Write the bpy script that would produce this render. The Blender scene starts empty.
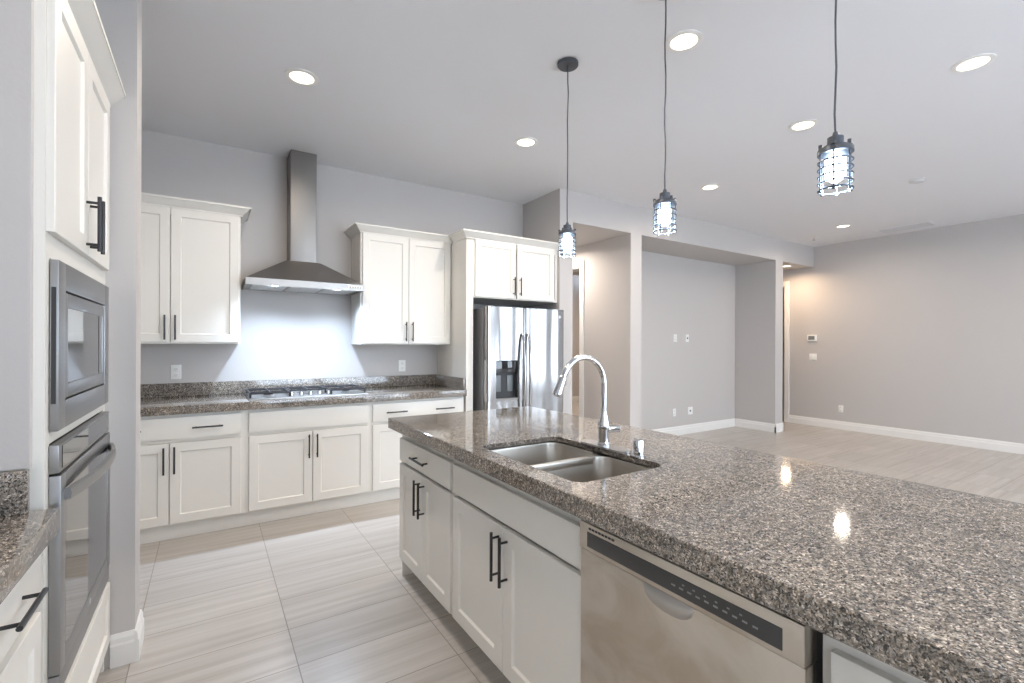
import bpy, bmesh, math, random
from mathutils import Vector, Matrix
random.seed(7)
PI = math.pi
S = bpy.context.scene
COL = S.collection

# ------------------------------------------------------------------ camera, world, exposure
F_PX, CX, CY, CAM_H = 470.95, 511.8, 344.0, 1.374
YAW, ROLL = math.radians(32.747), math.radians(0.223)
cam = bpy.data.cameras.new('camera')
cam.sensor_fit = 'HORIZONTAL'; cam.sensor_width = 36.0
cam.lens = F_PX / 1024 * 36.0
cam.shift_x = -(CX - 512) / 1024; cam.shift_y = (CY - 341.5) / 1024
cam.clip_start = 0.02; cam.clip_end = 200
co = bpy.data.objects.new('camera', cam); COL.objects.link(co)
fw = Vector((math.sin(YAW), math.cos(YAW), 0)); r0 = Vector((math.cos(YAW), -math.sin(YAW), 0))
rt = r0 * math.cos(ROLL) + Vector((0, 0, 1)) * math.sin(ROLL); up = rt.cross(fw)
co.matrix_world = Matrix(((rt.x, up.x, -fw.x, 0), (rt.y, up.y, -fw.y, 0), (rt.z, up.z, -fw.z, CAM_H), (0, 0, 0, 1)))
S.camera = co

W = bpy.data.worlds.new('daylight'); S.world = W; W.use_nodes = True
bg = W.node_tree.nodes['Background']
bg.inputs[0].default_value = (0.73, 0.855, 1.0, 1); bg.inputs[1].default_value = 8.6
S.view_settings.view_transform = 'Standard'; S.view_settings.look = 'None'
S.view_settings.gamma = 1.0; S.view_settings.use_curve_mapping = False
S.view_settings.exposure = -0.03
sun = bpy.data.lights.new('sun', 'SUN'); sun.energy = 24; sun.angle = .01; sun.color = (1.0, .97, .94)
suno = bpy.data.objects.new('sun', sun); COL.objects.link(suno)
suno.rotation_euler = Vector((.35, -.55, -1)).to_track_quat('-Z', 'Y').to_euler()   # high sun behind the house: it lights the patio, not the rooms
S.cycles.use_denoising = True
S.cycles.max_bounces = 10; S.cycles.diffuse_bounces = 6; S.cycles.glossy_bounces = 5
S.cycles.sample_clamp_indirect = 6.0
S.cycles.caustics_reflective = False; S.cycles.caustics_refractive = False

CAN_W, PEND_W, HOOD_W, WARM_W = 15.0, 10.0, 74.0, 14.0
CAN_COL, PEND_COL, HOOD_COL, WARM_COL = (1.0, 0.87, 0.73), (0.62, 0.80, 1.0), (0.60, 0.77, 1.0), (1.0, 0.72, 0.48)

# ------------------------------------------------------------------ room constants (metres)
H = 3.05; YB = 4.69; YS = 3.98; ZB = 2.71; XL = -0.99; XR = 8.696; YF = -3.3
XS0, XS1 = 3.168, 3.349; XP1, XN0, XN1, XC1 = 4.25, 4.438, 7.48, 7.695; YN = 4.653; YE = 7.0
ZC, TH = 0.939, 0.06

# ------------------------------------------------------------------ materials
def mat(name, col=(.8, .8, .8), rough=.5, metal=0.0, emit=None, estr=0.0, coat=0.0, spec=0.5):
    m = bpy.data.materials.new(name); m.use_nodes = True
    b = m.node_tree.nodes['Principled BSDF']
    b.inputs['Base Color'].default_value = (*col, 1)
    b.inputs['Roughness'].default_value = rough
    b.inputs['Metallic'].default_value = metal
    b.inputs['Specular IOR Level'].default_value = spec
    b.inputs['Coat Weight'].default_value = coat
    if emit:
        b.inputs['Emission Color'].default_value = (*emit, 1); b.inputs['Emission Strength'].default_value = estr
    return m
def nodes(m): return m.node_tree.nodes, m.node_tree.links, m.node_tree.nodes['Principled BSDF']
def N(nt, t, **kw):
    n = nt.new(t)
    for k, v in kw.items(): setattr(n, k, v)
    return n
def coords(nt, ln, scale=(1, 1, 1), loc=(0, 0, 0)):
    g = N(nt, 'ShaderNodeNewGeometry'); mp = N(nt, 'ShaderNodeMapping')
    mp.inputs['Scale'].default_value = scale; mp.inputs['Location'].default_value = loc
    ln.new(g.outputs['Position'], mp.inputs['Vector']); return mp.outputs['Vector']
def ramp(nt, stops, interp='LINEAR'):
    r = N(nt, 'ShaderNodeValToRGB'); cr = r.color_ramp; cr.interpolation = interp
    while len(cr.elements) < len(stops): cr.elements.new(0.5)
    for e, (p, c) in zip(cr.elements, stops): e.position = p; e.color = (*c, 1)
    return r

def paint(name, col, rough=.6, bump=.08):
    m = mat(name, col, rough); nt, ln, b = nodes(m)
    v = coords(nt, ln); n = N(nt, 'ShaderNodeTexNoise'); n.inputs['Scale'].default_value = 90; n.inputs['Detail'].default_value = 3
    ln.new(v, n.inputs['Vector'])
    bp = N(nt, 'ShaderNodeBump'); bp.inputs['Strength'].default_value = bump; bp.inputs['Distance'].default_value = .004
    ln.new(n.outputs['Fac'], bp.inputs['Height']); ln.new(bp.outputs['Normal'], b.inputs['Normal'])
    return m
M = {}
M['wall'] = paint('grey wall paint', (.527, .504, .490))
M['ceil'] = paint('ceiling paint', (.76, .765, .79), .7, .12)
M['trim'] = mat('white trim paint', (.80, .79, .77), .35)
M['cab'] = mat('off white cabinet lacquer', (.765, .745, .70), .34)
M['gap'] = mat('dark cabinet gap', (.10, .09, .08), .7)
M['pull'] = mat('gunmetal pull', (.055, .055, .058), .35, .8)
M['black'] = mat('black plastic', (.02, .02, .022), .35)
M['blackglass'] = mat('black glass', (.015, .016, .018), .04, 0, coat=.6)
M['plate'] = mat('white plastic plate', (.82, .82, .80), .3)
M['slot'] = mat('dark outlet slot', (.12, .12, .12), .6)
M['chrome'] = mat('polished chrome', (.72, .73, .75), .08, 1)
M['iron'] = mat('cast iron grate', (.035, .035, .04), .45, .3)
M['pend'] = mat('dark pewter pendant metal', (.10, .11, .13), .38, .85)
M['vent'] = mat('pale grey ceiling fitting', (.62, .62, .63), .6)
M['canlens'] = mat('lit warm can lens', (1, 1, 1), .4, 0, (1.0, .90, .70), 3.2)
M['bulb'] = mat('lit cool bulb', (1, 1, 1), .4, 0, (.70, .86, 1.0), 22)
M['hoodlamp'] = mat('lit hood lamp', (1, 1, 1), .4, 0, (.86, .93, 1.0), 14)
M['grey'] = mat('grey plastic', (.30, .30, .31), .4)
M['lcd'] = mat('grey display', (.16, .18, .19), .2)
M['mark'] = mat('pale printed mark', (.55, .56, .58), .5)
M['door'] = mat('painted door', (.30, .28, .25), .5)

def steel(name, col, rough, axis, amt=.03, wave=0.0):
    m = mat(name, col, rough, 1.0); nt, ln, b = nodes(m)
    sc = {'x': (2, 160, 160), 'y': (160, 2, 160), 'z': (160, 160, 2)}[axis]
    v = coords(nt, ln, sc); n = N(nt, 'ShaderNodeTexNoise'); n.inputs['Scale'].default_value = 1.0; n.inputs['Detail'].default_value = 4
    ln.new(v, n.inputs['Vector'])
    mr = N(nt, 'ShaderNodeMapRange'); mr.inputs['To Min'].default_value = rough - amt; mr.inputs['To Max'].default_value = rough + amt
    ln.new(n.outputs['Fac'], mr.inputs['Value']); ln.new(mr.outputs['Result'], b.inputs['Roughness'])
    if wave:
        v2 = coords(nt, ln, (5.5, 5.5, .7)); n2 = N(nt, 'ShaderNodeTexNoise'); n2.inputs['Scale'].default_value = 1.0; n2.inputs['Detail'].default_value = 1
        ln.new(v2, n2.inputs['Vector'])
        b2 = N(nt, 'ShaderNodeBump'); b2.inputs['Strength'].default_value = 1.0; b2.inputs['Distance'].default_value = wave
        ln.new(n2.outputs['Fac'], b2.inputs['Height'])
        ln.new(b2.outputs['Normal'], b.inputs['Normal'])
    return m
M['steel'] = steel('brushed stainless', (.52, .51, .50), .34, 'x')
M['hood'] = steel('hood stainless', (.36, .345, .33), .40, 'x')
M['steelv'] = steel('vertically brushed stainless', (.27, .255, .24), .48, 'z')
M['steely'] = steel('stainless brushed along the front', (.34, .34, .345), .36, 'y')
M['dwsteel'] = steel('dishwasher stainless', (.62, .57, .51), .36, 'y')
def smudge(m):
    nt, ln, b = nodes(m); v = coords(nt, ln, (4, 4, 6)); n = N(nt, 'ShaderNodeTexNoise'); n.inputs['Detail'].default_value = 6; n.inputs['Scale'].default_value = 1.0; n.inputs['Distortion'].default_value = 1.2
    ln.new(v, n.inputs['Vector']); r = ramp(nt, [(.35, (.55, .49, .42)), (.5, (.64, .59, .53)), (.65, (.68, .63, .57))])
    ln.new(n.outputs['Fac'], r.inputs[0]); ln.new(r.outputs[0], b.inputs['Base Color'])
smudge(M['dwsteel'])
M['strip'] = mat('dark grey control strip', (.055, .055, .055), .35)
M['fridge'] = steel('refrigerator stainless', (.45, .44, .435), .17, 'z', .03, .018)
M['fridgeside'] = mat('grey refrigerator side', (.23, .23, .235), .45, .2)
M['sink'] = steel('sink stainless', (.50, .468, .425), .35, 'y')

def granite(name, scale, pal):
    m = mat(name, (.3, .3, .3), .07, 0, spec=.8); nt, ln, b = nodes(m)
    v = coords(nt, ln)
    wn = N(nt, 'ShaderNodeTexNoise'); wn.inputs['Scale'].default_value = 60; ln.new(v, wn.inputs['Vector'])
    mx = N(nt, 'ShaderNodeVectorMath', operation='MULTIPLY_ADD'); mx.inputs[1].default_value = (.012, .012, .012)
    ln.new(wn.outputs['Color'], mx.inputs[0]); ln.new(v, mx.inputs[2])
    vo = N(nt, 'ShaderNodeTexVoronoi'); vo.inputs['Scale'].default_value = scale; vo.inputs['Randomness'].default_value = 1
    ln.new(mx.outputs[0], vo.inputs['Vector'])
    sp = N(nt, 'ShaderNodeSeparateColor'); ln.new(vo.outputs['Color'], sp.inputs[0])
    r = ramp(nt, pal, 'CONSTANT'); ln.new(sp.outputs[0], r.inputs[0])
    vo2 = N(nt, 'ShaderNodeTexVoronoi'); vo2.inputs['Scale'].default_value = scale * 2.3; ln.new(mx.outputs[0], vo2.inputs['Vector'])
    sp2 = N(nt, 'ShaderNodeSeparateColor'); ln.new(vo2.outputs['Color'], sp2.inputs[0])
    r2 = ramp(nt, [(0, (.45, .45, .45)), (.18, (.85, .85, .85)), (.6, (1.05, 1.03, 1.0)), (.86, (1.45, 1.4, 1.34))], 'CONSTANT')
    ln.new(sp2.outputs[1], r2.inputs[0])
    ml = N(nt, 'ShaderNodeMix', data_type='RGBA', blend_type='MULTIPLY'); ml.inputs[0].default_value = 1
    ln.new(r.outputs[0], ml.inputs[6]); ln.new(r2.outputs[0], ml.inputs[7])
    big = N(nt, 'ShaderNodeTexNoise'); big.inputs['Scale'].default_value = 5; big.inputs['Detail'].default_value = 3; ln.new(v, big.inputs['Vector'])
    r3 = ramp(nt, [(.3, (.82, .82, .84)), (.7, (1.15, 1.12, 1.08))]); ln.new(big.outputs['Fac'], r3.inputs[0])
    m2 = N(nt, 'ShaderNodeMix', data_type='RGBA', blend_type='MULTIPLY'); m2.inputs[0].default_value = 1
    ln.new(ml.outputs[2], m2.inputs[6]); ln.new(r3.outputs[0], m2.inputs[7])
    md = N(nt, 'ShaderNodeTexNoise'); md.inputs['Scale'].default_value = 62; md.inputs['Detail'].default_value = 2; ln.new(v, md.inputs['Vector'])
    r4 = ramp(nt, [(.36, (.70, .70, .70)), (.5, (1.02, 1.01, 1.0)), (.64, (1.30, 1.29, 1.28))]); ln.new(md.outputs['Fac'], r4.inputs[0])
    m3 = N(nt, 'ShaderNodeMix', data_type='RGBA', blend_type='MULTIPLY'); m3.inputs[0].default_value = 1
    ln.new(m2.outputs[2], m3.inputs[6]); ln.new(r4.outputs[0], m3.inputs[7])
    ln.new(m3.outputs[2], b.inputs['Base Color'])
    return m
M['granite'] = granite('speckled granite', 290, [(0, (.026, .025, .024)), (.13, (.095, .086, .075)), (.28, (.195, .170, .145)), (.55, (.285, .256, .224)), (.80, (.285, .28, .275)), (.90, (.50, .455, .405))])

def floor_mat():
    m = mat('striated porcelain floor tile', (.5, .5, .5), .28); nt, ln, b = nodes(m)
    v = coords(nt, ln, (1, 1, 1), (.28 + .605 * 20, -.07 + .301 * 40, 0))
    br = N(nt, 'ShaderNodeTexBrick', offset=0.0, squash=1.0)
    br.inputs['Scale'].default_value = 1; br.inputs['Mortar Size'].default_value = .0022; br.inputs['Mortar Smooth'].default_value = .1
    br.inputs['Brick Width'].default_value = .605; br.inputs['Row Height'].default_value = .301
    br.inputs['Color1'].default_value = (0, 0, 0, 1); br.inputs['Color2'].default_value = (1, 1, 1, 1); br.inputs['Mortar'].default_value = (.5, .5, .5, 1)
    ln.new(v, br.inputs['Vector'])
    v2 = coords(nt, ln, (.9, 26, 1)); no = N(nt, 'ShaderNodeTexNoise', noise_dimensions='4D')
    no.inputs['Scale'].default_value = 1; no.inputs['Detail'].default_value = 5; no.inputs['Roughness'].default_value = .6
    ln.new(v2, no.inputs['Vector'])
    wm = N(nt, 'ShaderNodeMath', operation='MULTIPLY'); wm.inputs[1].default_value = 13
    ln.new(br.outputs['Color'], wm.inputs[0]); ln.new(wm.outputs[0], no.inputs['W'])
    r = ramp(nt, [(.28, (.365, .332, .295)), (.48, (.445, .412, .378)), (.68, (.52, .49, .458))]); ln.new(no.outputs['Fac'], r.inputs[0])
    tv = ramp(nt, [(0, (.94, .94, .94)), (1, (1.06, 1.06, 1.06))]); ln.new(br.outputs['Color'], tv.inputs[0])
    ml = N(nt, 'ShaderNodeMix', data_type='RGBA', blend_type='MULTIPLY'); ml.inputs[0].default_value = 1
    ln.new(r.outputs[0], ml.inputs[6]); ln.new(tv.outputs[0], ml.inputs[7])
    mg = N(nt, 'ShaderNodeMix', data_type='RGBA'); ln.new(br.outputs['Fac'], mg.inputs[0])
    ln.new(ml.outputs[2], mg.inputs[6]); mg.inputs[7].default_value = (.25, .21, .18, 1)
    ln.new(mg.outputs[2], b.inputs['Base Color'])
    bp = N(nt, 'ShaderNodeBump', invert=True); bp.inputs['Strength'].default_value = .4; bp.inputs['Distance'].default_value = .002
    ln.new(br.outputs['Fac'], bp.inputs['Height']); ln.new(bp.outputs['Normal'], b.inputs['Normal'])
    return m
M['floor'] = floor_mat()
M['filter'] = mat('steel filter mesh', (.72, .72, .72), .5, 1)
def glassy(name, col, rough):
    m = mat(name, col, rough, 0); b = m.node_tree.nodes['Principled BSDF']
    b.inputs['Transmission Weight'].default_value = 1.0; b.inputs['IOR'].default_value = 1.2
    return m
M['shade'] = glassy('clear pendant glass', (.92, .97, 1.0), .05)

# ------------------------------------------------------------------ mesh helpers
def box(bm, x0, x1, y0, y1, z0, z1, bev=0.0):
    x0, x1 = sorted((x0, x1)); y0, y1 = sorted((y0, y1)); z0, z1 = sorted((z0, z1))
    vs = [bm.verts.new(p) for p in ((x0, y0, z0), (x1, y0, z0), (x1, y1, z0), (x0, y1, z0), (x0, y0, z1), (x1, y0, z1), (x1, y1, z1), (x0, y1, z1))]
    fs = [bm.faces.new([vs[i] for i in q]) for q in ((3, 2, 1, 0), (4, 5, 6, 7), (0, 1, 5, 4), (1, 2, 6, 5), (2, 3, 7, 6), (3, 0, 4, 7))]
    if bev > 0:
        es = list({e for f in fs for e in f.edges})
        bmesh.ops.bevel(bm, geom=es, offset=bev, segments=2, profile=.6, affect='EDGES')
    return bm
def ring_faces(bm, loops, closed=True, cap0=True, cap1=True):
    n = len(loops[0])
    for a, b in zip(loops, loops[1:]):
        for i in range(n if closed else n - 1):
            bm.faces.new((a[i], a[(i + 1) % n], b[(i + 1) % n], b[i]))
    if cap0: bm.faces.new(list(reversed(loops[0])))
    if cap1: bm.faces.new(loops[-1])
def lathe(bm, prof, c=(0, 0, 0), axis='z', n=24, cap0=True, cap1=True):
    loops = []
    for r, h in prof:
        L = []
        for i in range(n):
            a = 2 * PI * i / n; p, q = r * math.cos(a), r * math.sin(a)
            L.append(bm.verts.new({'z': (c[0] + p, c[1] + q, c[2] + h), 'x': (c[0] + h, c[1] + p, c[2] + q), 'y': (c[0] + q, c[1] + h, c[2] + p)}[axis]))
        loops.append(L)
    ring_faces(bm, loops, True, cap0, cap1)
    return bm
def tube(bm, pts, r, n=12, closed=False):
    pts = [Vector(p) for p in pts]; rs = r if isinstance(r, (list, tuple)) else [r] * len(pts)
    loops = []; prev = None; m = len(pts)
    for i, p in enumerate(pts):
        if closed: t = pts[(i + 1) % m] - pts[i - 1]
        else: t = pts[min(i + 1, m - 1)] - pts[max(i - 1, 0)]
        t.normalize()
        if prev is None:
            u = t.orthogonal().normalized()
        else:
            u = prev - t * prev.dot(t); u.normalize()
        prev = u; w = t.cross(u)
        loops.append([bm.verts.new(p + (u * math.cos(2 * PI * k / n) + w * math.sin(2 * PI * k / n)) * rs[i]) for k in range(n)])
    if closed:
        ring_faces(bm, loops + [loops[0]], True, False, False)
    else: ring_faces(bm, loops)
    return bm
def prism(bm, poly, z0, z1, axis='z'):
    def P(a, b, h): return {'z': (a, b, h), 'y': (a, h, b), 'x': (h, a, b)}[axis]
    lo = [bm.verts.new(P(a, b, z0)) for a, b in poly]; hi = [bm.verts.new(P(a, b, z1)) for a, b in poly]
    ring_faces(bm, [lo, hi]); return bm
def rrect(x0, x1, y0, y1, r, n=6):
    pts = []
    for cx, cy, a0 in ((x1 - r, y1 - r, 0), (x0 + r, y1 - r, 90), (x0 + r, y0 + r, 180), (x1 - r, y0 + r, 270)):
        for k in range(n + 1):
            a = math.radians(a0 + 90 * k / n); pts.append((cx + r * math.cos(a), cy + r * math.sin(a)))
    return pts
def B(): return bmesh.new()
def obj(name, bm, m, parent=None, label=None, smooth=True):
    bmesh.ops.recalc_face_normals(bm, faces=bm.faces[:])
    me = bpy.data.meshes.new(name); bm.to_mesh(me); bm.free()
    me.materials.append(M[m] if isinstance(m, str) else m)
    if smooth:
        for p in me.polygons: p.use_smooth = True
        me.set_sharp_from_angle(angle=math.radians(32))
    o = bpy.data.objects.new(name, me); COL.objects.link(o)
    if parent: o.parent = parent
    if label: o['label'] = label
    return o
def tag(o, label, cat, group=None):
    o['label'] = label; o['category'] = cat
    if group: o['group'] = group
    return o
def thing(name, label, cat, loc=(0, 0, 0), rz=0.0, group=None):
    o = bpy.data.objects.new(name, None); o.empty_display_size = .1; COL.objects.link(o)
    o.location = loc; o.rotation_euler = (0, 0, rz); return tag(o, label, cat, group)
def struct(name, bm, m, parent=None):
    o = obj(name, bm, m, parent, smooth=False); o['kind'] = 'structure'; return o
def light(name, kind, loc, energy, col, parent=None, rot=(0, 0, 0), **kw):
    l = bpy.data.lights.new(name, kind); l.energy = energy; l.color = col
    for k, v in kw.items(): setattr(l, k, v)
    o = bpy.data.objects.new(name, l); COL.objects.link(o); o.location = loc; o.rotation_euler = rot
    if parent: o.parent = parent
    return o

# ------------------------------------------------------------------ room shell
def sbox(name, x0, x1, y0, y1, z0, z1, m='wall'):
    return struct(name, box(B(), x0, x1, y0, y1, z0, z1), m)
def multi(name, boxes, m='wall'):
    bm = B()
    for b in boxes: box(bm, *b)
    return struct(name, bm, m)
sbox('floor', XL - .15, XR + 3.0, YF - .15, 8.75, -.12, 0, 'floor')
sbox('ceiling', XL - .15, XR + 3.0, YF - .15, 8.75, H, H + .12, 'ceil')
LW = (-2.7, -1.5, .90, 2.45)   # unseen side window behind the camera, added to light the island fronts
multi('wall_left', [(XL - .12, XL, YF, LW[0], 0, H), (XL - .12, XL, LW[1], YB + .12, 0, H), (XL - .12, XL, LW[0], LW[1], 0, LW[2]), (XL - .12, XL, LW[0], LW[1], LW[3], H)])
l = light('window_portal', 'AREA', (XL - .02, (LW[0] + LW[1]) / 2, (LW[2] + LW[3]) / 2), 1, (1, 1, 1), rot=(PI / 2, 0, -PI / 2), shape='RECTANGLE', size=LW[1] - LW[0], size_y=LW[3] - LW[2])
l.data.cycles.is_portal = True
bm = B()
for a_, b_ in ((LW[0], LW[0] + .05), (LW[1] - .05, LW[1]), ((LW[0] + LW[1]) / 2 - .025, (LW[0] + LW[1]) / 2 + .025)): box(bm, XL - .09, XL - .03, a_, b_, LW[2], LW[3])
for a_, b_ in ((LW[2], LW[2] + .05), (LW[3] - .05, LW[3])): box(bm, XL - .09, XL - .03, LW[0], LW[1], a_, b_)
struct('window_4', bm, 'trim')
sbox('wall_back', XL, XS0, YB, YB + .12, 0, H)
sbox('wall_fridge_side', XS0, XS1, YS, YE, 0, H)
sbox('wall_header', XS1, XR, YS, YE, ZB, H)
D1a, D1b, DZ = 4.885, 5.70, 2.435
multi('wall_passage_right', [(XP1, XN0, YS, D1a, 0, ZB), (XP1, XN0, D1b, 8.6, 0, ZB), (XP1, XN0, D1a, D1b, DZ, ZB)])
sbox('wall_niche_back', XN0, XN1, YN, YN + .12, 0, ZB)
sbox('wall_hall_left', XN1, XC1, YS, 8.6, 0, ZB)
sbox('wall_passage_end', XS1, XP1, YE, YE + .12, 0, ZB)
sbox('wall_hall_end', XC1, XR, YE, YE + .12, 0, ZB)
sbox('wall_bedroom_far', XP1, XC1, 8.6, 8.72, 0, H)
D2a, D2b = 4.455, 5.30
multi('wall_right', [(XR, XR + .12, YF, D2a, 0, H), (XR, XR + .12, D2b, YE + .12, 0, H), (XR, XR + .12, D2a, D2b, DZ, H)])
multi('wall_closet', [(XR + .12, XR + 2.4, 4.1, 4.2, 0, H), (XR + .12, XR + 2.4, 6.0, 6.1, 0, H), (XR + 2.4, XR + 2.5, 4.1, 6.1, 0, H)])
# stub walls on both sides of the oven tower
SY0, SY1, SX = 2.593, 2.755, -0.265
sbox('wall_oven_far', XL, SX, SY0, SY1, 0, H)
TY0, TX = 1.705, -0.366
sbox('wall_oven_near', XL, -0.388, TY0 - .012, TY0 + .012, ZC + .11, H)
# wall behind the camera, with a slider and two windows open to daylight
WIN = [(.7, 2.7, .75, 2.70), (2.95, 5.7, 0.06, 2.70), (7.1, 8.5, .30, 2.70)]
bxs = []; xx = XL
for (a, b, z0, z1) in WIN:
    bxs.append((xx, a, YF - .12, YF, 0, H)); bxs.append((a, b, YF - .12, YF, z1, H))
    if z0 > 0: bxs.append((a, b, YF - .12, YF, 0, z0))
    xx = b
bxs.append((xx, XR, YF - .12, YF, 0, H))
multi('wall_front', bxs)
for i, (a, b, z0, z1) in enumerate(WIN):
    bm = B(); c = (a + b) / 2; w = .05
    box(bm, a, a + w, YF - .09, YF - .03, z0, z1); box(bm, b - w, b, YF - .09, YF - .03, z0, z1)
    box(bm, c - w / 2, c + w / 2, YF - .09, YF - .03, z0, z1); box(bm, a, b, YF - .09, YF - .03, z1 - w, z1); box(bm, a, b, YF - .09, YF - .03, z0, z0 + w)
    struct('window_%d' % (i + 1), bm, 'trim')
    l = light('window_portal', 'AREA', ((a + b) / 2, YF - .02, (z0 + z1) / 2), 1, (1, 1, 1), rot=(PI / 2, 0, PI), shape='RECTANGLE', size=b - a, size_y=z1 - z0)
    l.data.cycles.is_portal = True
sbox('ground_patio', -14, 22, -22, YF - .15, -.2, -.1, mat('patio concrete', (.52, .54, .57), .8))

# baseboards: profiled, .135 high
def bboard(name, p, q, nx, ny, h=.135, t=.016):
    p = Vector((*p, 0)); q = Vector((*q, 0)); nrm = Vector((nx, ny, 0))
    prof = [(0, 0), (t, 0), (t, h * .66), (t * .72, h * .72), (t * .72, h * .86), (t * .35, h), (0, h)]
    bm = B(); L = []
    for e in (p, q): L.append([bm.verts.new(e + nrm * a + Vector((0, 0, z))) for a, z in prof])
    ring_faces(bm, L); return struct(name, bm, 'trim')
bboard('baseboard_right', (XR, YF), (XR, 4.375), -1, 0)
bboard('baseboard_niche_back', (XN0, YN), (XN1, YN), 0, -1)
bboard('baseboard_niche_right', (XN1, YN), (XN1, YS - .016), -1, 0)
bboard('baseboard_niche_left', (XN0, YN), (XN0, YS - .016), 1, 0)
bboard('baseboard_hall_front', (XN1 - .016, YS), (XC1 + .016, YS), 0, -1)
bboard('baseboard_hall_left', (XC1, YS - .016), (XC1, YE), 1, 0)
bboard('baseboard_column_front', (XP1 - .016, YS), (XN0 + .016, YS), 0, -1)
bboard('baseboard_passage_right', (XP1, YS - .016), (XP1, 4.80), -1, 0)
bboard('baseboard_passage_left', (XS1, YS), (XS1, YE), 1, 0)
bboard('baseboard_oven_stub', (TX + .02, SY0), (SX, SY0), 0, -1)
bboard('baseboard_oven_stub_end', (SX, SY0 - .016), (SX, SY1 + .016), 1, 0)
bboard('baseboard_bedroom_far', (XN0, 8.6), (XN1, 8.6), 0, -1)
# door casings
def casing(name, x, n, ya, yb, z, w=.078, t=.02):
    bm = B(); x1 = x + n * t
    box(bm, x, x1, ya - w, ya, 0, z + w, .004); box(bm, x, x1, yb, yb + w, 0, z + w, .004); box(bm, x, x1, ya, yb, z, z + w, .004)
    return struct(name, bm, 'trim')
casing('trim_1', XP1, -1, D1a, D1b, DZ)
casing('trim_2', XR, -1, D2a, D2b, DZ)
def jamb(name, xa, xb, ya, yb, z):
    bm = B(); box(bm, xa, xb, ya, ya + .02, 0, z); box(bm, xa, xb, yb - .02, yb, 0, z); box(bm, xa, xb, ya + .02, yb - .02, z - .02, z)
    return struct(name, bm, 'trim')
jamb('trim_3', XP1, XN0, D1a, D1b, DZ); jamb('trim_4', XR, XR + .12, D2a, D2b, DZ)

# ------------------------------------------------------------------ cabinet pieces (local frame: x = width, front towards -y, z up)
def shaker(x0, x1, z0, z1, yf, t=.02, rail=.060, rec=.009):
    bm = B()
    def rect(d, y):
        return [bm.verts.new(p) for p in ((x0 + d, y, z0 + d), (x1 - d, y, z0 + d), (x1 - d, y, z1 - d), (x0 + d, y, z1 - d))]
    L = [rect(0, yf + t), rect(0, yf + .002), rect(.002, yf), rect(rail, yf), rect(rail + .007, yf + rec), ]
    ring_faces(bm, L); return bm
def slab_front(x0, x1, z0, z1, yf, t=.02):
    return box(B(), x0, x1, yf, yf + t, z0, z1, .002)
def pull(cx, cz, yf, length, vertical=True, s=.0055):
    bm = B(); hl = length / 2; off = hl - .022; y0 = yf - .034
    if vertical:
        tube(bm, [(cx, y0, cz - hl), (cx, y0, cz + hl)], s * 1.12, 10)
        for k in (-1, 1): tube(bm, [(cx, yf, cz + k * off), (cx, y0, cz + k * off)], s * .85, 8)
    else:
        tube(bm, [(cx - hl, y0, cz), (cx + hl, y0, cz)], s * 1.12, 10)
        for k in (-1, 1): tube(bm, [(cx + k * off, yf, cz), (cx + k * off, y0, cz)], s * .85, 8)
    return bm
def carcass(x0, x1, d0, d1, z0, z1, stile=.035, rails=(), mid=False, top=True):
    # d0: face frame front (y), d1: back (y)
    bm = B(); p = .018
    box(bm, x0, x0 + p, d0 + .019, d1, z0, z1); box(bm, x1 - p, x1, d0 + .019, d1, z0, z1)
    box(bm, x0 + p, x1 - p, d0 + .019, d1, z0, z0 + p); box(bm, x0 + p, x1 - p, d1 - p, d1, z0 + p, z1)
    if top: box(bm, x0 + p, x1 - p, d0 + .019, d1, z1 - p, z1)
    box(bm, x0, x0 + stile, d0, d0 + .019, z0, z1); box(bm, x1 - stile, x1, d0, d0 + .019, z0, z1)
    box(bm, x0 + stile, x1 - stile, d0, d0 + .019, z0, z0 + .03); box(bm, x0 + stile, x1 - stile, d0, d0 + .019, z1 - .068, z1)
    for z in rails: box(bm, x0 + stile, x1 - stile, d0, d0 + .019, z - .018, z + .018)
    if mid: box(bm, (x0 + x1) / 2 - .02, (x0 + x1) / 2 + .02, d0, d0 + .019, z0, z1)
    return bm
def crown(path, z0, z1, proj):
    """path: xy points along the cabinet face (open), moulding grows outward to the left of travel."""
    prof = [(0, 0), (.012, 0), (.012, .010), (.020, .018), (.034, .030), (.052, .052), (.058, .060), (proj, .060), (proj, .075), (0, .075)]
    sc = (z1 - z0) / .075
    pts = [Vector((a, b, 0)) for a, b in path]; bm = B(); L = []
    for i, p in enumerate(pts):
        d0 = (pts[i] - pts[i - 1]).normalized() if i else None
        d1 = (pts[i + 1] - pts[i]).normalized() if i < len(pts) - 1 else None
        n0 = Vector((-d0.y, d0.x, 0)) if d0 else None; n1 = Vector((-d1.y, d1.x, 0)) if d1 else None
        if n0 and n1: n = (n0 + n1) / (1 + n0.dot(n1))
        else: n = n0 or n1
        L.append([bm.verts.new(p + n * a + Vector((0, 0, z0 + b * sc))) for a, b in prof])
    ring_faces(bm, L); return bm

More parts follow.
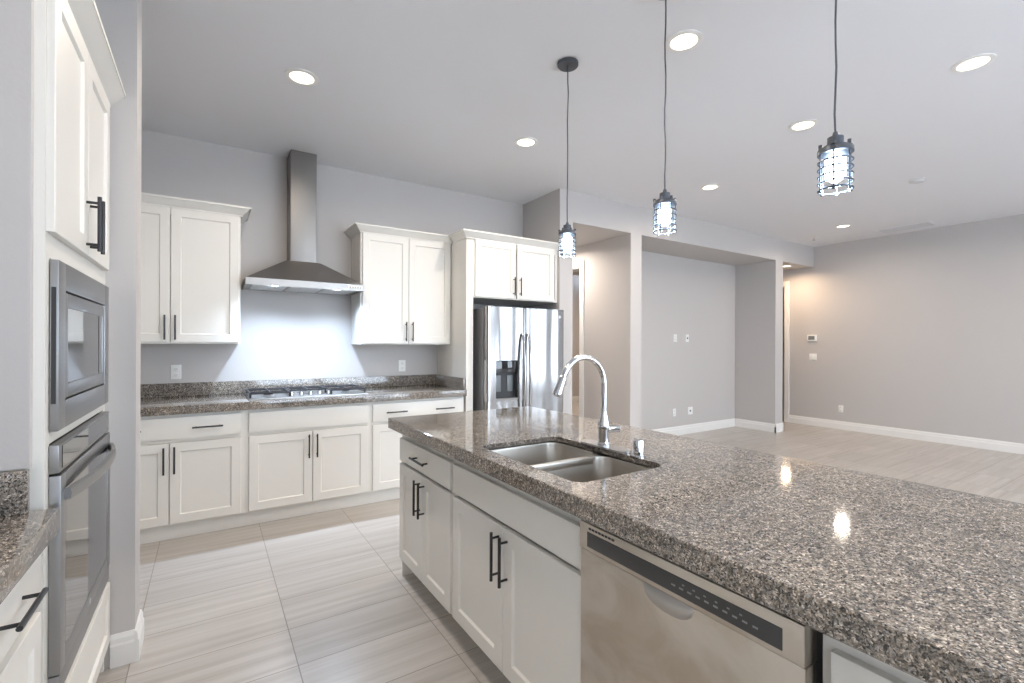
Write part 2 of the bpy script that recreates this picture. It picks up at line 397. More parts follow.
def base_cabinet(label, loc, rz, w, front, drawers=1, pulls=1, doors=2, depth=.60, false_front=False, group=None, e0=.012, e1=.012, top=True, kick_in=.075, one_handle='r', rz0=.705, rz1=.855, dz1=.678):
    """front = local y of door face; carcass frame sits 20 mm behind."""
    t = thing('base_cabinet', label, 'cabinet', loc, rz, group)
    d0 = front + .0205; z0, z1 = .108, ZC - TH - .001
    obj('body', carcass(0, w, d0, d0 + depth, z0, z1, rails=(.698,), top=top), 'cab', t)
    obj('toe_kick', box(B(), 0, w, d0 + kick_in, d0 + kick_in + .016, 0, z0), 'cab', t)
    dz0 = .118
    dr = obj('drawer_front', slab_front(e0, w - e1, rz0, rz1, front), 'cab', t)
    if not false_front:
        for k in range(pulls):
            cx = e0 + (w - e0 - e1) * (.5 if pulls == 1 else (.235, .765)[k])
            obj('handle', pull(cx, (rz0 + rz1) / 2, front, .185, False), 'pull', dr, 'dark metal bar pull')
    if doors == 2:
        c = w / 2
        for x0, x1, hx in ((e0, c - .002, c - .030), (c + .002, w - e1, c + .030)):
            d = obj('door', shaker(x0, x1, dz0, dz1, front), 'cab', t)
            obj('handle', pull(hx, dz1 - .022 - .0925, front, .185), 'pull', d, 'dark metal bar pull')
    else:
        d = obj('door', shaker(e0, w - e1, dz0, dz1, front), 'cab', t)
        obj('handle', pull((w - e1 - .03) if one_handle == 'r' else e0 + .03, dz1 - .022 - .0925, front, .185), 'pull', d, 'dark metal bar pull')
    return t

# ------------------------------------------------------------------ back wall run
# local frame = world frame, origin at cabinet's left front floor corner; front face y = 4.005
FY = 4.005
base_cabinet('white base cabinet with two-pull drawer, left of the gas cooktop', (-.690, FY, 0), 0, .9245, 0, pulls=2, depth=.655, group='base cabinets along the back wall', e0=.012, e1=.032, kick_in=.032)
base_cabinet('white base cabinet directly under the gas cooktop with plain panel above two doors', (.235, FY, 0), 0, .9245, 0, depth=.655, false_front=True, group='base cabinets along the back wall', e0=.018, e1=.026, kick_in=.032)
base_cabinet('white base cabinet with two-pull drawer, between cooktop and refrigerator', (1.160, FY, 0), 0, .885, 0, pulls=2, depth=.655, group='base cabinets along the back wall', e0=.016, e1=.012, kick_in=.032)
fl = B(); box(fl, XL + .001, -.692, FY + .0205, FY + .04, .108, ZC - TH - .001); box(fl, XL + .001, -.692, FY + .055, FY + .07, 0, .108)
tag(obj('filler_panel', fl, 'cab'), 'white filler panel between the back base cabinets and left wall', 'panel')

CF = 3.976
def counter_edge_slab(x0, x1, y0, y1, z0=ZC - TH, z1=ZC):
    return box(B(), x0, x1, y0, y1, z0, z1, .003)
ct = thing('granite_countertop', 'speckled granite countertop along the back wall carrying the gas cooktop', 'countertop', (0, 0, 0))
obj('slab', counter_edge_slab(XL + .002, 2.053, CF, YB - .002), 'granite', ct)
obj('backsplash', box(B(), XL + .002, 2.031, YB - .022, YB - .002, ZC, ZC + .108, .002), 'granite', ct)
obj('side_splash', box(B(), 2.033, 2.053, CF + .03, YB - .023, ZC, ZC + .108, .002), 'granite', ct)
obj('seam', box(B(), 1.298, 1.303, CF - .0006, CF + .002, ZC - TH + .004, ZC - .004), 'gap', ct, 'dark joint line in the granite edge')

# gas cooktop
ck = thing('gas_cooktop', 'stainless gas cooktop with black grates set in the back granite countertop', 'cooktop', (.70, 4.305, ZC))
obj('tray', box(B(), -.445, .445, -.265, .235, .0005, .012, .004), 'steel', ck)
bpos = [(-.30, -.10, .040), (-.30, .12, .034), (0, .10, .052), (.30, -.10, .034), (.30, .12, .040)]
for bx, by, br in bpos:
    bb = obj('burner', lathe(B(), [(br * 1.25, .012), (br * 1.25, .018), (br, .020), (br, .027)], (bx, by, 0)), 'grey', ck)
    obj('burner_cap', lathe(B(), [(br * .86, .0275), (br * .9, .033), (br * .7, .036)], (bx, by, 0)), 'iron', bb)
for gx in (-.295, 0, .295):
    g = B(); w, y0, y1 = .138, (-.20 if gx else -.06), .21
    for x in (gx - w, gx + w): box(g, x - .006, x + .006, y0, y1, .040, .052, .002)
    for y in (y0, y1): box(g, gx - w, gx + w, y - .006, y + .006, .040, .052, .002)
    for y in ([-.10, .12] if gx else [.10]):
        box(g, gx - w, gx + w, y - .005, y + .005, .041, .053, .002)
    box(g, gx - .005, gx + .005, y0, y1, .041, .053, .002)
    for x in (gx - w, gx + w):
        for y in (y0, y1): box(g, x - .007, x + .007, y - .007, y + .007, .0121, .042)
    obj('grate', g, 'iron', ck, 'black cast iron grate')
for k in range(5):
    kx = -.14 + .07 * k
    kn = obj('knob', lathe(B(), [(.021, .012), (.021, .018), (.017, .020), (.015, .042), (.011, .045)], (kx, -.175, 0)), 'chrome', ck)

# range hood
rh = thing('range_hood', 'stainless pyramid chimney range hood on the wall above the gas cooktop', 'range hood', (.695, YB, 0))
hy = -.49; bm = B()
loops = []
for (x0, x1, y0, z) in ((-.457, .457, hy, 1.834), (-.457, .457, hy, 1.888), (-.135, .135, -.235, 2.088)):
    loops.append([bm.verts.new(p) for p in ((x0, -.001, z), (x0, y0, z), (x1, y0, z), (x1, -.001, z))])
for a, b in zip(loops, loops[1:]):
    for i in range(4): bm.faces.new((a[i], a[(i + 1) % 4], b[(i + 1) % 4], b[i]))
bm.faces.new(loops[-1])
# recessed underside
und = [bm.verts.new(p) for p in ((-.44, -.02, 1.834), (-.44, hy + .017, 1.834), (.44, hy + .017, 1.834), (.44, -.02, 1.834))]
ins = [bm.verts.new((v.co.x * .99, v.co.y, 1.846)) for v in und]
for i in range(4):
    bm.faces.new((loops[0][i], loops[0][(i + 1) % 4], und[(i + 1) % 4], und[i])); bm.faces.new((und[i], und[(i + 1) % 4], ins[(i + 1) % 4], ins[i]))
bm.faces.new(ins)
obj('canopy', bm, 'hood', rh)
obj('chimney', box(B(), -.105, .105, -.235, -.001, 2.086, H - .001, .002), 'steelv', rh)
for k in range(3):
    x = -.40 + .275 * k
    f = B(); box(f, x, x + .25, -.40, -.06, 1.839, 1.8455)
    for j in range(9): box(f, x + .012 + j * .0262, x + .022 + j * .0262, -.39, -.07, 1.836, 1.839)
    obj('filter', f, 'filter', rh)
for x in (-.245, .245):
    lb = obj('lamp_lens', lathe(B(), [(.034, -.006), (.034, 0)], (x, hy + .05, 1.8455)), 'hoodlamp', rh, 'lit cool white hood lamp')
    light('hood_light', 'SPOT', (x, hy + .052, 1.832), HOOD_W, HOOD_COL, rh, spot_size=math.radians(146), spot_blend=1.0, shadow_soft_size=.02)
cp = obj('control_strip', box(B(), .315, .44, hy - .003, hy - .0002, 1.847, 1.876, .001), 'plate', rh, 'pale push button strip')
for k in range(5): obj('button', lathe(B(), [(.007, -.004), (.006, 0)], (.335 + .022 * k, hy - .003, 1.861), 'y', 12), 'grey', cp)

# upper cabinets
UY = 4.34; UZ0, UZ1, CRT = 1.366, 2.405, 2.452
def upper_cabinet(label, x0, x1, z0, fy, door_x, z_door, path, depth, group, hz, name='wall_cabinet', top=UZ1, parts=None):
    t = thing(name, label, 'cabinet', (0, 0, 0), 0, group)
    obj('body', carcass(x0, x1, fy + .0205, YB - .002, z0, top, stile=.03), 'cab', t)
    c = (door_x[0] + door_x[1]) / 2
    for a, b, hx in ((door_x[0], c - .002, c - .032), (c + .002, door_x[1], c + .032)):
        d = obj('door', shaker(a, b, z_door[0], z_door[1], fy), 'cab', t)
        obj('handle', pull(hx, hz, fy, .185), 'pull', d, 'dark metal bar pull')
    obj('crown_molding', crown(path, UZ1 - .022, CRT, .07), 'cab', t)
    return t
upper_cabinet('white wall cabinet with two doors hanging left of the range hood', -.70, .212, UZ0, UY, (-.688, .200), (1.378, 2.385),
              [(.212, YB - .002), (.212, UY + .005), (-.70, UY + .005)][::1], .35, 'wall cabinets beside the range hood', 1.488)
upper_cabinet('white wall cabinet with two doors hanging between range hood and refrigerator', 1.160, 2.063, UZ0, UY, (1.176, 2.052), (1.378, 2.385),
              [(2.063, UY + .005), (1.160, UY + .005), (1.160, YB - .002)], .35, 'wall cabinets beside the range hood', 1.488)
# refrigerator surround: tall side panel, over-fridge cabinet
PX0, PX1, PF = 2.066, 2.142, 4.02
fc = thing('refrigerator_cabinet', 'white cabinet over the refrigerator with tall side panel down to the floor', 'cabinet')
obj('side_panel', box(B(), PX0, PX0 + .02, PF + .019, YB - .002, 0, UZ1), 'cab', fc)
obj('stile', box(B(), PX0, PX1, PF, PF + .0185, 0, UZ1, .001), 'cab', fc)
obj('body', carcass(PX1 + .0005, XS0 - .002, PF, YB - .003, 1.822, UZ1, stile=.03), 'cab', fc)
for a, b, hx in ((2.155, 2.618, 2.59), (2.636, 3.112, 2.665)):
    d = obj('door', shaker(a, b, 1.831, 2.385, PF - .0205), 'cab', fc)
    obj('handle', pull(hx, 1.955, PF - .0205, .185), 'pull', d, 'dark metal bar pull')
obj('crown_molding', crown([(XS0 - .002, PF - .005), (PX0, PF - .005), (PX0, UY - .066)], UZ1 - .022, CRT, .07), 'cab', fc)

# ------------------------------------------------------------------ refrigerator
RX0, RX1, RY, RT = 2.207, 3.135, 3.85, 1.730
fr = thing('refrigerator', 'stainless side by side refrigerator with ice dispenser in the white cabinet surround', 'refrigerator', (RX0, RY, 0))
RW = RX1 - RX0; SP = .421
obj('body', box(B(), .004, RW - .004, .085, .78, .02, RT - .012, .004), 'fridgeside', fr, 'dark grey refrigerator side')
for x in (.06, RW - .06):
    for y in (.14, .72): obj('foot', lathe(B(), [(.02, 0), (.02, .02)], (x, y, 0), n=12), 'black', fr)
obj('kick_grille', box(B(), .01, RW - .01, .09, .10, .021, .085), 'black', fr)
for x in (.05, RW - .05): obj('hinge_cover', box(B(), x - .04, x + .04, .03, .12, RT - .012, RT + .008, .006), 'grey', fr)
def fridge_poly(x0, x1, a=None, b=None, bulge=.004):
    w = x1 - x0; a = x0 if a is None else a; b = x1 if b is None else b; n = 40; front = []
    for i in range(n + 1):
        x = a + (b - a) * i / n; s = (x - x0) / w; y = bulge * (2 * s - 1) ** 2 * .9; e = .018
        for d in (x - x0, x1 - x):
            if d < e: y += e - math.sqrt(max(0, e * e - (e - d) ** 2))
        front.append((x, y))
    return front + [(b, .078), (a, .078)]
DX0, DX1, DZ0, DZ1 = .092, .342, .825, 1.215
bm = B(); q = (0, SP - .003)
prism(bm, fridge_poly(*q), .09, DZ0); prism(bm, fridge_poly(*q), DZ1, RT)
prism(bm, fridge_poly(*q, q[0], DX0), DZ0, DZ1); prism(bm, fridge_poly(*q, DX1, q[1]), DZ0, DZ1)
dl = obj('door', bm, 'fridge', fr)
dr = obj('door', prism(B(), fridge_poly(SP + .003, RW), .09, RT), 'fridge', fr)
dp = obj('dispenser', box(B(), .092, .342, .0655, .0665, .825, 1.215), 'black', dl, 'black ice and water dispenser')
hb = B(); box(hb, .092, .342, .002, .064, 1.095, 1.215, .004); obj('display', hb, 'blackglass', dp)
for x in (.105, .24):
    box_b = B(); box(box_b, x + .012, x + .075, .052, .0595, .910, 1.070, .006); obj('paddle', box_b, 'lcd', dp)
obj('liner', box(B(), .093, .341, .0600, .0650, .826, 1.094), 'black', dp)
obj('drip_tray', box(B(), .092, .342, -.004, .064, .826, .846, .003), 'grey', dp)
for x in (SP - .034, SP + .034):
    pts = []
    for i in range(13):
        s = i / 12; pts.append((x, -.012 - .045 * math.sin(PI * s) ** .6, .60 + s * .875))
    hbm = B(); tube(hbm, pts, [.010 + .005 * math.sin(PI * i / 12) for i in range(13)], 12)
    obj('handle', hbm, 'fridge', dl if x < SP else dr, 'curved stainless bar handle')
obj('badge', lathe(B(), [(.016, -.002), (.016, 0)], (RW - .065, .003, 1.655), 'y', 20), 'mark', dr, 'small pale round badge')

# ------------------------------------------------------------------ island (front faces -x)
IX0, IX1, IY1, IY0 = 0.885, 1.893, 2.712, -0.60
IF = .945; R = -PI / 2
grp = 'island cabinets facing the cooking wall'
def icab(label, y_hi, y_lo, **k):
    return base_cabinet(label, (IF, y_hi, 0), R, y_hi - y_lo, 0, depth=.60, group=grp, rz0=.692, rz1=.822, dz1=.674, **k)
icab('narrow white island cabinet with small drawer at the end toward the refrigerator', 2.690, 1.985, e0=.006, e1=.010)
icab('white island cabinet under the double sink with plain panel above doors', 1.982, 1.072, false_front=True, e0=.016, e1=.004, top=False)
icab('white island cabinet on the camera side of the dishwasher, mostly cropped away', .424, -.56, e0=.022)
ip = thing('island_back_panel', 'white back and end panel of the kitchen island below the granite', 'panel')
ipb = B(); box(ipb, 1.569, 1.587, -.56, 2.690, 0, ZC - TH - .001)
obj('back_panel', ipb, 'cab', ip); obj('end_panel', box(B(), IF + .022, 1.568, 2.6905, 2.704, 0.0, ZC - TH - .001), 'cab', ip)

# granite top with sink cut-out
SX0, SX1, SY0_, SY1_ = .968, 1.385, 1.122, 1.765
AGX, AGY = 1.406, 1.272
def holed_slab(x0, x1, y0, y1, z0, z1, hole):
    bm = B(); e = .003
    outer = [(x0, y0), (x1, y0), (x1, y1), (x0, y1)]
    def off(d): return [(x0 + d, y0 + d), (x1 - d, y0 + d), (x1 - d, y1 - d), (x0 + d, y1 - d)]
    def loop(pts, z): return [bm.verts.new((a, b, z)) for a, b in pts]
    lb = loop(off(e), z0); l1 = loop(outer, z0 + e); l2 = loop(outer, z1 - e); lt = loop(off(e), z1)
    for a, b in ((lb, l1), (l1, l2), (l2, lt)):
        for i in range(4): bm.faces.new((a[i], a[(i + 1) % 4], b[(i + 1) % 4], b[i]))
    ht = loop(hole, z1); hb_ = loop(hole, z1 - .021); n = len(hole)
    for i in range(n): bm.faces.new((ht[i], ht[(i + 1) % n], hb_[(i + 1) % n], hb_[i]))
    for o_, h_ in ((lt, ht), (lb, hb_)):
        es = [bm.edges.get((o_[i], o_[(i + 1) % 4])) for i in range(4)] + [bm.edges.get((h_[i], h_[(i + 1) % n])) for i in range(n)]
        bmesh.ops.triangle_fill(bm, use_beauty=True, use_dissolve=False, edges=es)
    return bm
tag(obj('granite_countertop', holed_slab(IX0, IX1, IY0, IY1, ZC - TH, ZC, rrect(SX0, SX1, SY0_, SY1_, .05)), 'granite'),
    'long speckled granite island countertop with a double sink cut into it', 'countertop')

# undermount double sink
sk = thing('kitchen_sink', 'stainless undermount double bowl sink in the island countertop', 'sink', (0, 0, 0))
def bowl(x0, x1, y0, y1, top, depth):
    bm = B(); L = []
    spec = [(-.009, 0, .060), (0, 0, .065), (.002, .012, .065), (.010, depth - .045, .062), (.018, depth - .020, .058), (.034, depth - .006, .050), (.060, depth, .040)]
    for ins_, d, r in spec:
        L.append([bm.verts.new((a, b, top - d)) for a, b in rrect(x0 + ins_ - (.020 if d == 0 else 0), x1 - ins_, y0 + ins_, y1 - ins_, max(.02, r), 7)])
    ring_faces(bm, L, True, False, False)
    n = len(L[-1]); cx, cy = (x0 + x1) / 2, (y0 + y1) / 2
    dn = [bm.verts.new((cx + .04 * math.cos(2 * PI * (i + .5) / n + .1), cy + .04 * math.sin(2 * PI * (i + .5) / n + .1), top - depth - .003)) for i in range(n)]
    ring_faces(bm, [L[-1], dn], True, False, False)
    return bm, cx, cy
zt = ZC - .0215
for (a, b) in ((SY0_ + .004, 1.438), (1.462, SY1_ - .004)):
    bm, cx, cy = bowl(SX0 + .024, SX1 - .004, a, b, zt - .004, .20)
    bo = obj('bowl', bm, 'sink', sk)
    dr_ = B(); lathe(dr_, [(.043, 0), (.043, .004), (.034, .005), (.030, -.004), (.001, -.004)], (cx, cy, zt - .206), cap0=False); obj('drain', dr_, 'chrome', bo)
dv = B(); box(dv, SX0 + .02, SX1 - .02, 1.435, 1.465, zt - .035, zt - .002, .006); obj('divider', dv, 'sink', sk)

# faucet
fx, fy = 1.412, 1.470
fa = thing('kitchen_faucet', 'chrome gooseneck pull down faucet standing behind the island sink', 'faucet', (1.412, 1.470, ZC))
dk = B(); pl = [(a, b) for a, b in rrect(-.034, .034, -.142, .128, .033, 8)]; prism(dk, pl, .0005, .008); obj('deck_plate', dk, 'steel', fa)
obj('body', lathe(B(), [(.029, .008), (.029, .016), (.0245, .022), (.0235, .070), (.026, .075), (.026, .098), (.019, .125), (.0140, .150)], (0, 0, 0)), 'chrome', fa)
pts = [(0, 0, .145), (0, 0, .23), (0, 0, .268)]
for k in range(1, 17):
    a = math.radians(155 * k / 16); pts.append((-.113 + .113 * math.cos(a), 0, .268 + .113 * math.sin(a)))
obj('spout', tube(B(), pts, .0125, 14), 'chrome', fa)
e = Vector(pts[-1]); dirv = Vector((-math.sin(math.radians(155)), 0, math.cos(math.radians(155))))
hp = [e, e + dirv * .012, e + dirv * .016, e + dirv * .05, e + dirv * .088, e + dirv * .094]
sh = obj('spray_head', tube(B(), hp, [.0115, .0115, .0155, .0170, .0200, .0165], 16), 'chrome', fa)
sb = B(); c = e + dirv * .045 + Vector((.018, 0, .008)); box(sb, c.x - .006, c.x + .006, -.007, .007, c.z - .014, c.z + .014, .003); obj('spray_button', sb, 'grey', sh)
lv = B(); tube(lv, [(.016, -.011, .076), (.036, -.024, .077), (.054, -.036, .078), (.058, -.039, .078)], [.0145, .0165, .0165, .012], 14)
obj('lever', lv, 'chrome', fa)
ag = thing('air_gap_cap', 'small chrome air gap cylinder beside the island faucet', 'air gap', (AGX, AGY, ZC))
obj('cap', lathe(B(), [(.022, .006), (.022, .062), (.020, .067), (.006, .069)], (0, 0, 0)), 'chrome', ag)
obj('flange', lathe(B(), [(.026, .0005), (.026, .005), (.023, .007)], (0, 0, 0)), 'chrome', ag)

# dishwasher
DY1, DY0 = 1.062, .436
dw = thing('dishwasher', 'stainless dishwasher with dark control strip built into the island', 'dishwasher', (.928, DY1, 0), R)
dww = DY1 - DY0
obj('tub', box(B(), .008, dww - .008, .045, .60, .10, .862), 'grey', dw)
obj('toe_kick', box(B(), .01, dww - .01, .10, .115, 0, .0995), 'black', dw)
bm = B()
box(bm, 0, dww, 0, .044, .105, .775, .006); box(bm, 0, dww, -.004, .044, .776, .856, .005)
dd = obj('door', bm, 'dwsteel', dw)
cs = obj('control_panel', box(B(), .034, dww - .040, -.0055, -.0035, .789, .832, .001), 'strip', dw, 'dark grey control strip')
bt = B()
for k in range(10): box(bt, .33 + k * .022, .341 + k * .022, -.0062, -.0054, .806, .810)
for k in range(6): box(bt, .36 + k * .028, .366 + k * .028, -.0062, -.0054, .817, .820)
obj('control_marks', bt, 'grey', cs)
vs = B()
for k in range(8): box(vs, .040 + k * .013, .0505 + k * .013, -.0046, -.0038, .8395, .8455)
obj('vent_slots', vs, 'black', dd, 'short black vent slots')
cxp = .314
# pocket: half-oval scoop lip bulging below the control strip
pk2 = B(); rows = []
for j in range(7):
    t_ = j / 6; row = []
    for i in range(17):
        u_ = i / 16 * 2 - 1
        hgt = .046 * math.sqrt(max(0, 1 - abs(u_) ** 2.6))
        row.append(pk2.verts.new((cxp + .076 * u_, -.001 - .007 * math.sin(PI * t_) * math.sqrt(max(0, 1 - u_ * u_)) , .7745 - hgt * t_)))
    rows.append(row)
for a, b in zip(rows, rows[1:]):
    for i in range(16): pk2.faces.new((a[i], a[i + 1], b[i + 1], b[i]))
bmesh.ops.remove_doubles(pk2, verts=pk2.verts[:], dist=1e-5)
obj('handle', pk2, 'steel', dd, 'bright curved pocket handle')

# ------------------------------------------------------------------ oven tower (front faces +x); local x = world +y
LR = PI / 2
TW = SY0 - TY0 - .016
tw = thing('oven_cabinet', 'tall white cabinet tower holding the microwave and wall oven', 'cabinet', (TX, TY0 + .013, 0), LR)
# local: x from 0..TW, front plane y=0 (frame), y>0 goes to the wall
bm = B(); dep = .60; p = .02
box(bm, 0, p, .0, dep, 0, 2.38); box(bm, TW - p, TW, .0, dep, 0, 2.38)
for z0, z1 in ((.10, .115), (.372, .40), (1.096, 1.128), (1.604, 1.69), (2.36, 2.38)):
    box(bm, p, TW - p, 0, dep, z0, z1)
box(bm, p, TW - p, dep - .015, dep, .115, 2.36)
for z0, z1 in ((.40, 1.096), (1.128, 1.604)):
    box(bm, p, .045, 0, .02, z0, z1); box(bm, TW - .045, TW - p, 0, .02, z0, z1)
obj('body', bm, 'cab', tw)
obj('toe_kick', box(B(), p, TW - p, .07, .085, 0, .0995), 'cab', tw)
c = TW / 2 + .0
c -= .02
for a, b, hx in ((.006, c - .002, c - .03), (c + .002, TW - .046, c + .03)):
    d = obj('door', shaker(a, b, 1.67, 2.36, -.0185, t=.018), 'cab', tw)
    obj('handle', pull(hx, 1.775, -.0185, .185), 'pull', d, 'dark metal bar pull')
d = obj('drawer_front', shaker(.012, TW - .012, .118, .368, -.0205, rail=.05), 'cab', tw)
obj('crown_molding', crown([(TW, -.002), (0, -.002)], 2.365, 2.435, .062), 'cab', tw)

MX0 = 1.755 - TY0 - .013; MW_ = .765
mw = thing('microwave', 'built in stainless microwave with trim frame above the wall oven', 'microwave', (TX, TY0 + .013 + MX0, 1.130), LR)
bm = B(); hh = .470; t1 = -.020
def frame_boxes(bm, x0, x1, z0, z1, w, wb, y0, y1, bev=.003):
    box(bm, x0, x0 + w, y0, y1, z0, z1, bev); box(bm, x1 - w, x1, y0, y1, z0, z1, bev)
    box(bm, x0 + w, x1 - w, y0, y1, z0, z0 + wb, bev); box(bm, x0 + w, x1 - w, y0, y1, z1 - wb, z1, bev)
frame_boxes(bm, 0, MW_, 0, hh, .078, .078, t1, -.0015, .002)
obj('trim_frame', bm, 'steely', mw)
obj('vent_slot', box(B(), -.0008, .0005, -.015, -.005, .075, .395), 'black', mw, 'dark vent slot in the trim edge')
obj('oven_box', box(B(), .07, MW_ - .07, .021, .42, .065, hh - .065), 'black', mw)
bm = B(); frame_boxes(bm, .084, MW_ - .084, .083, hh - .083, .030, .042, t1 + .002, -.004, .002)
md_ = obj('door', bm, 'steely', mw)
obj('window', box(B(), .1145, MW_ - .175, t1 + .005, -.006, .1255, hh - .1255), 'blackglass', md_, 'dark glossy window')
obj('control_panel', box(B(), MW_ - .174, MW_ - .1145, t1 + .004, -.006, .1255, hh - .1255), 'blackglass', md_, 'black glossy control panel')

ov = thing('wall_oven', 'built in stainless wall oven with bowed handle and glass door below the microwave', 'oven', (TX, TY0 + .013 + MX0, .402), LR)
obj('housing', box(B(), .01, MW_ - .01, .001, .56, .006, .685), 'black', ov)
bm = B(); box(bm, 0, MW_, -.022, -.0005, .612, .690, .003); cpn = obj('control_panel', bm, 'steely', ov)
obj('control_glass', box(B(), .03, MW_ - .03, -.0235, -.0218, .622, .684), 'blackglass', cpn, 'black glossy touch panel')
bm = B(); frame_boxes(bm, 0, MW_, .06, .606, .055, .05, -.026, -.0005, .003)
od = obj('door', bm, 'steely', ov)
obj('window', box(B(), .0555, MW_ - .0555, -.024, -.006, .1105, .5555), 'blackglass', od, 'dark glossy oven window')
n = 24; bm = B(); L = []
for i in range(n + 1):
    s = i / n; x = .03 + s * (MW_ - .06); bow = -.026 - .008 - .034 * (1 - abs(2 * s - 1) ** 2.4)
    L.append([bm.verts.new((x, bow + dy, .548 + dz)) for dy, dz in ((.006, -.017), (-.006, -.015), (-.009, 0), (-.006, .015), (.006, .017), (.009, 0))])
ring_faces(bm, L)
obj('handle', bm, 'steely', od, 'bowed stainless bar handle')
bm = B(); box(bm, 0, MW_, -.024, -.0005, .002, .057, .003); lp = obj('lower_panel', bm, 'steely', ov)
obj('badge', lathe(B(), [(.010, -.0015), (.010, 0)], (MW_ / 2, -.026, .085), 'y', 16), 'mark', od, 'tiny pale emblem')

# near left base cabinets and counter
LCX = -.328
def lcab(label, y0, y1, **k):
    return base_cabinet(label, (-.362, y0, 0), LR, y1 - y0, 0, depth=.58, group='base cabinets on the oven side', **k)
lcab('white base cabinet with one drawer pull beside the wall oven', 1.235, 1.686, doors=1, e0=.008, e1=.004, one_handle='l')
lt_ = thing('granite_countertop', 'short speckled granite countertop next to the oven tower', 'countertop')
obj('slab', counter_edge_slab(XL + .002, LCX, .45, 1.689), 'granite', lt_)
obj('side_splash', box(B(), XL + .002, -.386, 1.669, 1.689, ZC, ZC + .108, .002), 'granite', lt_)
obj('backsplash', box(B(), XL + .002, XL + .022, .45, 1.668, ZC, ZC + .108, .002), 'granite', lt_)
lcab('white base cabinet with two doors under the near end of the oven side counter', .46, 1.233, e0=.01, e1=.01)

# ------------------------------------------------------------------ wall plates
def plate(label, pos, n, kind='outlet', cat=None, group=None, w=.072, h=.116):
    """n: unit normal as 'y-' or 'x-'."""
    rz = {'y-': 0, 'x-': -PI / 2}[n]
    t = thing({'outlet': 'wall_outlet', 'switch': 'light_switch', 'cable': 'cable_plate'}[kind], label, cat or {'outlet': 'outlet', 'switch': 'light switch', 'cable': 'wall plate'}[kind], pos, rz, group)
    obj('cover_plate', box(B(), -w / 2, w / 2, -.006, 0, -h / 2, h / 2, .002), 'plate', t)
    if kind == 'outlet':
        for k in (-1, 1):
            s = obj('socket', box(B(), -.017, .017, -.0078, -.006, k * .024 - .014, k * .024 + .014, .001), 'plate', t)
            b = B()
            for x in (-.007, .007): box(b, x - .0012, x + .0012, -.0082, -.0077, k * .024 - .002, k * .024 + .007)
            lathe(b, [(.0025, -.0082), (.0025, -.0077)], (0, 0, k * .024 - .008), 'y', 8); obj('slots', b, 'slot', s)
    elif kind == 'switch':
        obj('rocker', box(B(), -.017, .017, -.009, -.006, -.033, .033, .002), 'plate', t)
    else:
        obj('connector', lathe(B(), [(.014, -.012), (.014, -.006)], (0, 0, 0), 'y', 16), 'slot', t)
    return t
yk = YB - .0005
plate('white outlet on the back wall under the wall cabinet left of hood', (-.224, yk, 1.136), 'y-')
plate('white outlet on the back wall between cooktop and refrigerator', (1.673, yk, 1.146), 'y-')
yn = YN - .0005
plate('white outlet high on the niche back wall, nearer the column', (5.925, yn, 1.474), 'y-')
plate('white cable plate with dark centre high on the niche back wall', (6.209, yn, 1.474), 'y-', 'cable')
plate('white outlet low on the niche back wall, nearer the column', (5.909, yn, .350), 'y-')
plate('white cable plate with dark centre low on the niche back wall', (6.288, yn, .350), 'y-', 'cable', w=.115)
xr = XR - .0005
plate('white light switch on the living room wall below the thermostat', (xr, 3.99, 1.172), 'x-', 'switch', w=.115)
plate('white outlet low on the living room wall above the baseboard', (xr, 3.563, .335), 'x-')
th_ = thing('thermostat', 'small grey thermostat on the living room wall', 'thermostat', (xr, 4.0, 1.497), -PI / 2)
obj('case', box(B(), -.075, .075, -.025, 0, -.055, .055, .006), 'plate', th_)
obj('screen', box(B(), -.055, .045, -.0265, -.0248, -.03, .035, .001), 'lcd', th_)

# ------------------------------------------------------------------ ceiling fixtures
def can(label, x, y, z=H, lit=CAN_W, col=CAN_COL, group='recessed ceiling lights'):
    t = thing('recessed_light', label, 'ceiling light', (x, y, z), 0, group)
    obj('trim_ring', lathe(B(), [(.098, -.0005), (.098, -.005), (.080, -.009), (.072, -.007), (.070, -.0005)], (0, 0, 0), n=32, cap0=False, cap1=False), 'trim', t)
    obj('lens', lathe(B(), [(.0715, -.004), (.03, -.0055), (.002, -.006)], (0, 0, 0), n=32, cap0=False), 'canlens', t, 'lit warm white lens')
    light('lamp', 'AREA', (0, 0, -.012), lit, col, t, shape='DISK', size=.14, spread=math.radians(165))
    return t
can('lit recessed ceiling light above the back cabinets left of the range hood', .487, 3.212)
can('lit recessed ceiling light in front of the refrigerator, left of the island pendants', 2.207, 3.225)
can('lit recessed ceiling light close to the middle pendant cord at the top', 2.200, 1.676)
can('lit recessed ceiling light just left of the largest pendant', 3.800, 1.820)
can('lit recessed ceiling light at the top right corner of the view', 3.803, .872)
can('lit recessed ceiling light between the middle and largest pendants, near the niche header', 4.472, 3.072)
can('smallest lit recessed ceiling light, before the far living room corner', 7.488, 3.052)
can('warm recessed light in the low hallway ceiling past the niche', 8.197, 4.19, ZB, WARM_W, WARM_COL)
can('recessed light in the passage ceiling behind the header by the refrigerator', 3.80, 5.05, ZB, 25.0, (1, .88, .77))
can('unseen recessed light added in the ceiling above the oven counter', .487, 1.40, H, 12.0)  # out-of-view can added to help light the near left side
can('unseen recessed light added in the kitchen ceiling behind the camera', .487, -.30, H, 10.0)  # extra can out of frame, added to brighten the island fronts
can('unseen recessed light added in the kitchen ceiling over the near end of the island', 2.20, -.20, H, 4.0)  # unseen can, added for more warm light on island and dishwasher
can('unseen recessed light added in the living room ceiling toward the windows', 7.488, .6)  # can outside the view, put in to help light the living room
can('unseen recessed light added in the bedroom ceiling beyond the passage door', 6.0, 7.0, H, 120.0, (1, .82, .66))  # hidden can added so the passage door opening is not dark

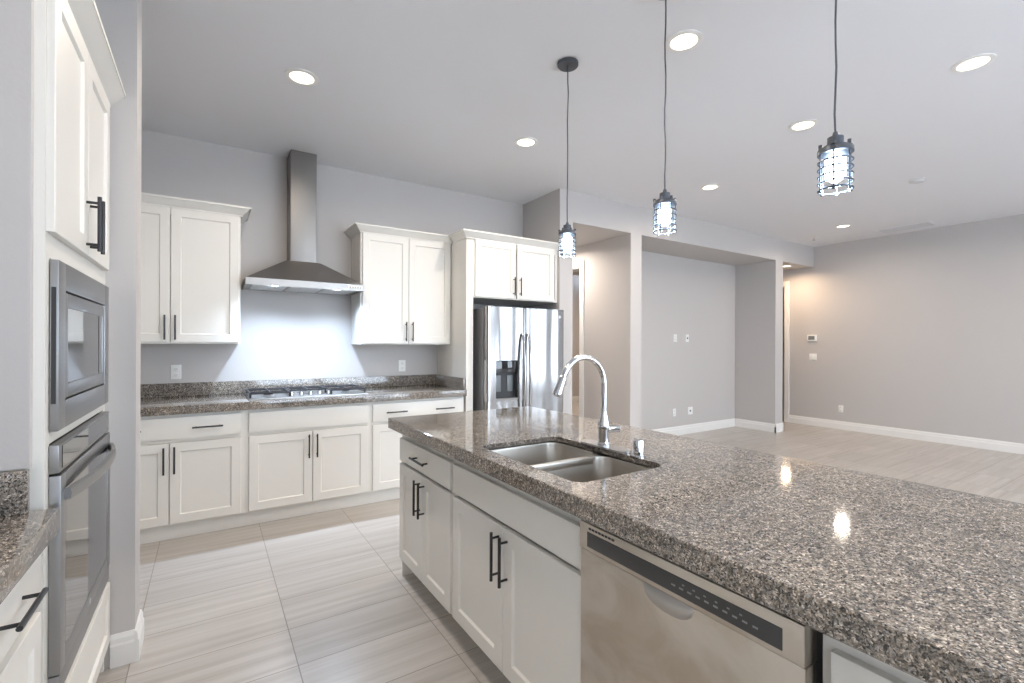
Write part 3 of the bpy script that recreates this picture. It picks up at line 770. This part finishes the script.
def pendant(label, x, y, group='cage pendants over the island'):
    t = thing('pendant_light', label, 'pendant light', (x, y, 0), 0, group)
    obj('canopy', lathe(B(), [(.062, H - .0005), (.062, H - .017), (.058, H - .021), (.010, H - .022), (.008, H - .026)], (0, 0, 0), n=32), 'pend', t)
    pts = [(.0025 * math.sin(k * 1.3 + y * 5), .002 * math.cos(k * 1.7), H - .024 - (H - .024 - 2.085) * k / 12) for k in range(13)]
    pts[0] = (0, 0, H - .024); pts[-1] = (0, 0, 2.085)
    obj('cord', tube(B(), pts, .0035, 8), 'pend', t)
    obj('socket', lathe(B(), [(.007, 2.100), (.011, 2.084), (.024, 2.082), (.024, 2.058), (.032, 2.055), (.032, 2.046)], (0, 0, 0)), 'pend', t)
    cg = B(); r = .047
    lathe(cg, [(.050, 2.046), (.053, 2.040), (.053, 2.026), (.044, 2.024), (.034, 2.040), (.030, 2.046)], (0, 0, 0), n=28, cap0=False, cap1=False)
    for k in range(6):
        a = 2 * PI * k / 6 + .3; px, py = r * math.cos(a), r * math.sin(a)
        tube(cg, [(px, py, 2.052), (px, py, 1.898)], .0027, 8)
        lathe(cg, [(.006, 2.058), (.006, 2.046)], (px, py, 0), n=8)
        lathe(cg, [(.0055, 1.906), (.0055, 1.896)], (px, py, 0), n=8)
    for z in (2.000, 1.976, 1.952, 1.928, 1.904):
        tube(cg, [((r + .003) * math.cos(2 * PI * k / 28), (r + .003) * math.sin(2 * PI * k / 28), z) for k in range(28)], .0031, 8, True)
    obj('cage', cg, 'pend', t)
    obj('bulb', lathe(B(), [(.012, 2.04), (.014, 2.02), (.030, 2.010), (.032, 1.97), (.029, 1.945), (.012, 1.931), (.001, 1.929)], (0, 0, 0)), 'bulb', t, 'lit cool white bulb')
    light('lamp', 'POINT', (0, 0, 1.915), PEND_W, PEND_COL, t, shadow_soft_size=.012)
    return t
pendant('black cage pendant nearest the refrigerator, with its round canopy in view', 1.794, 2.183)
pendant('middle black cage pendant over the island, before the niche column', 1.794, 1.469)
pendant('black cage pendant farthest from the refrigerator, over the long end of the island counter', 1.794, .755)

sd = thing('smoke_detector', 'round pale smoke detector on the ceiling right of the largest pendant', 'smoke detector', (6.023, 1.794, H))
obj('base', lathe(B(), [(.07, -.0005), (.07, -.012), (.064, -.014)], n=28), 'vent', sd); obj('dome', lathe(B(), [(.058, -.014), (.052, -.026), (.02, -.029), (.001, -.029)], n=28, cap0=False), 'vent', sd)
sp_ = thing('fire_sprinkler', 'small fire sprinkler head on the ceiling near the far living room corner', 'sprinkler', (7.9, 3.62, H))
obj('escutcheon', lathe(B(), [(.07, -.0005), (.07, -.005), (.02, -.010)], n=24), 'trim', sp_); obj('head', lathe(B(), [(.010, -.010), (.008, -.04), (.022, -.042), (.022, -.046), (.002, -.048)], n=16), 'chrome', sp_)
av = thing('air_vent', 'flat ceiling air vent grille beside the living room wall', 'vent', (8.30, 2.60, H))
bm = B(); box(bm, -.16, .16, -.32, .32, -.008, -.0005, .002); obj('frame', bm, 'ceil', av)
bm = B()
for k in range(11): box(bm, -.13 + k * .024, -.118 + k * .024, -.29, .29, -.0115, -.0082)
obj('louvers', bm, 'vent', av)
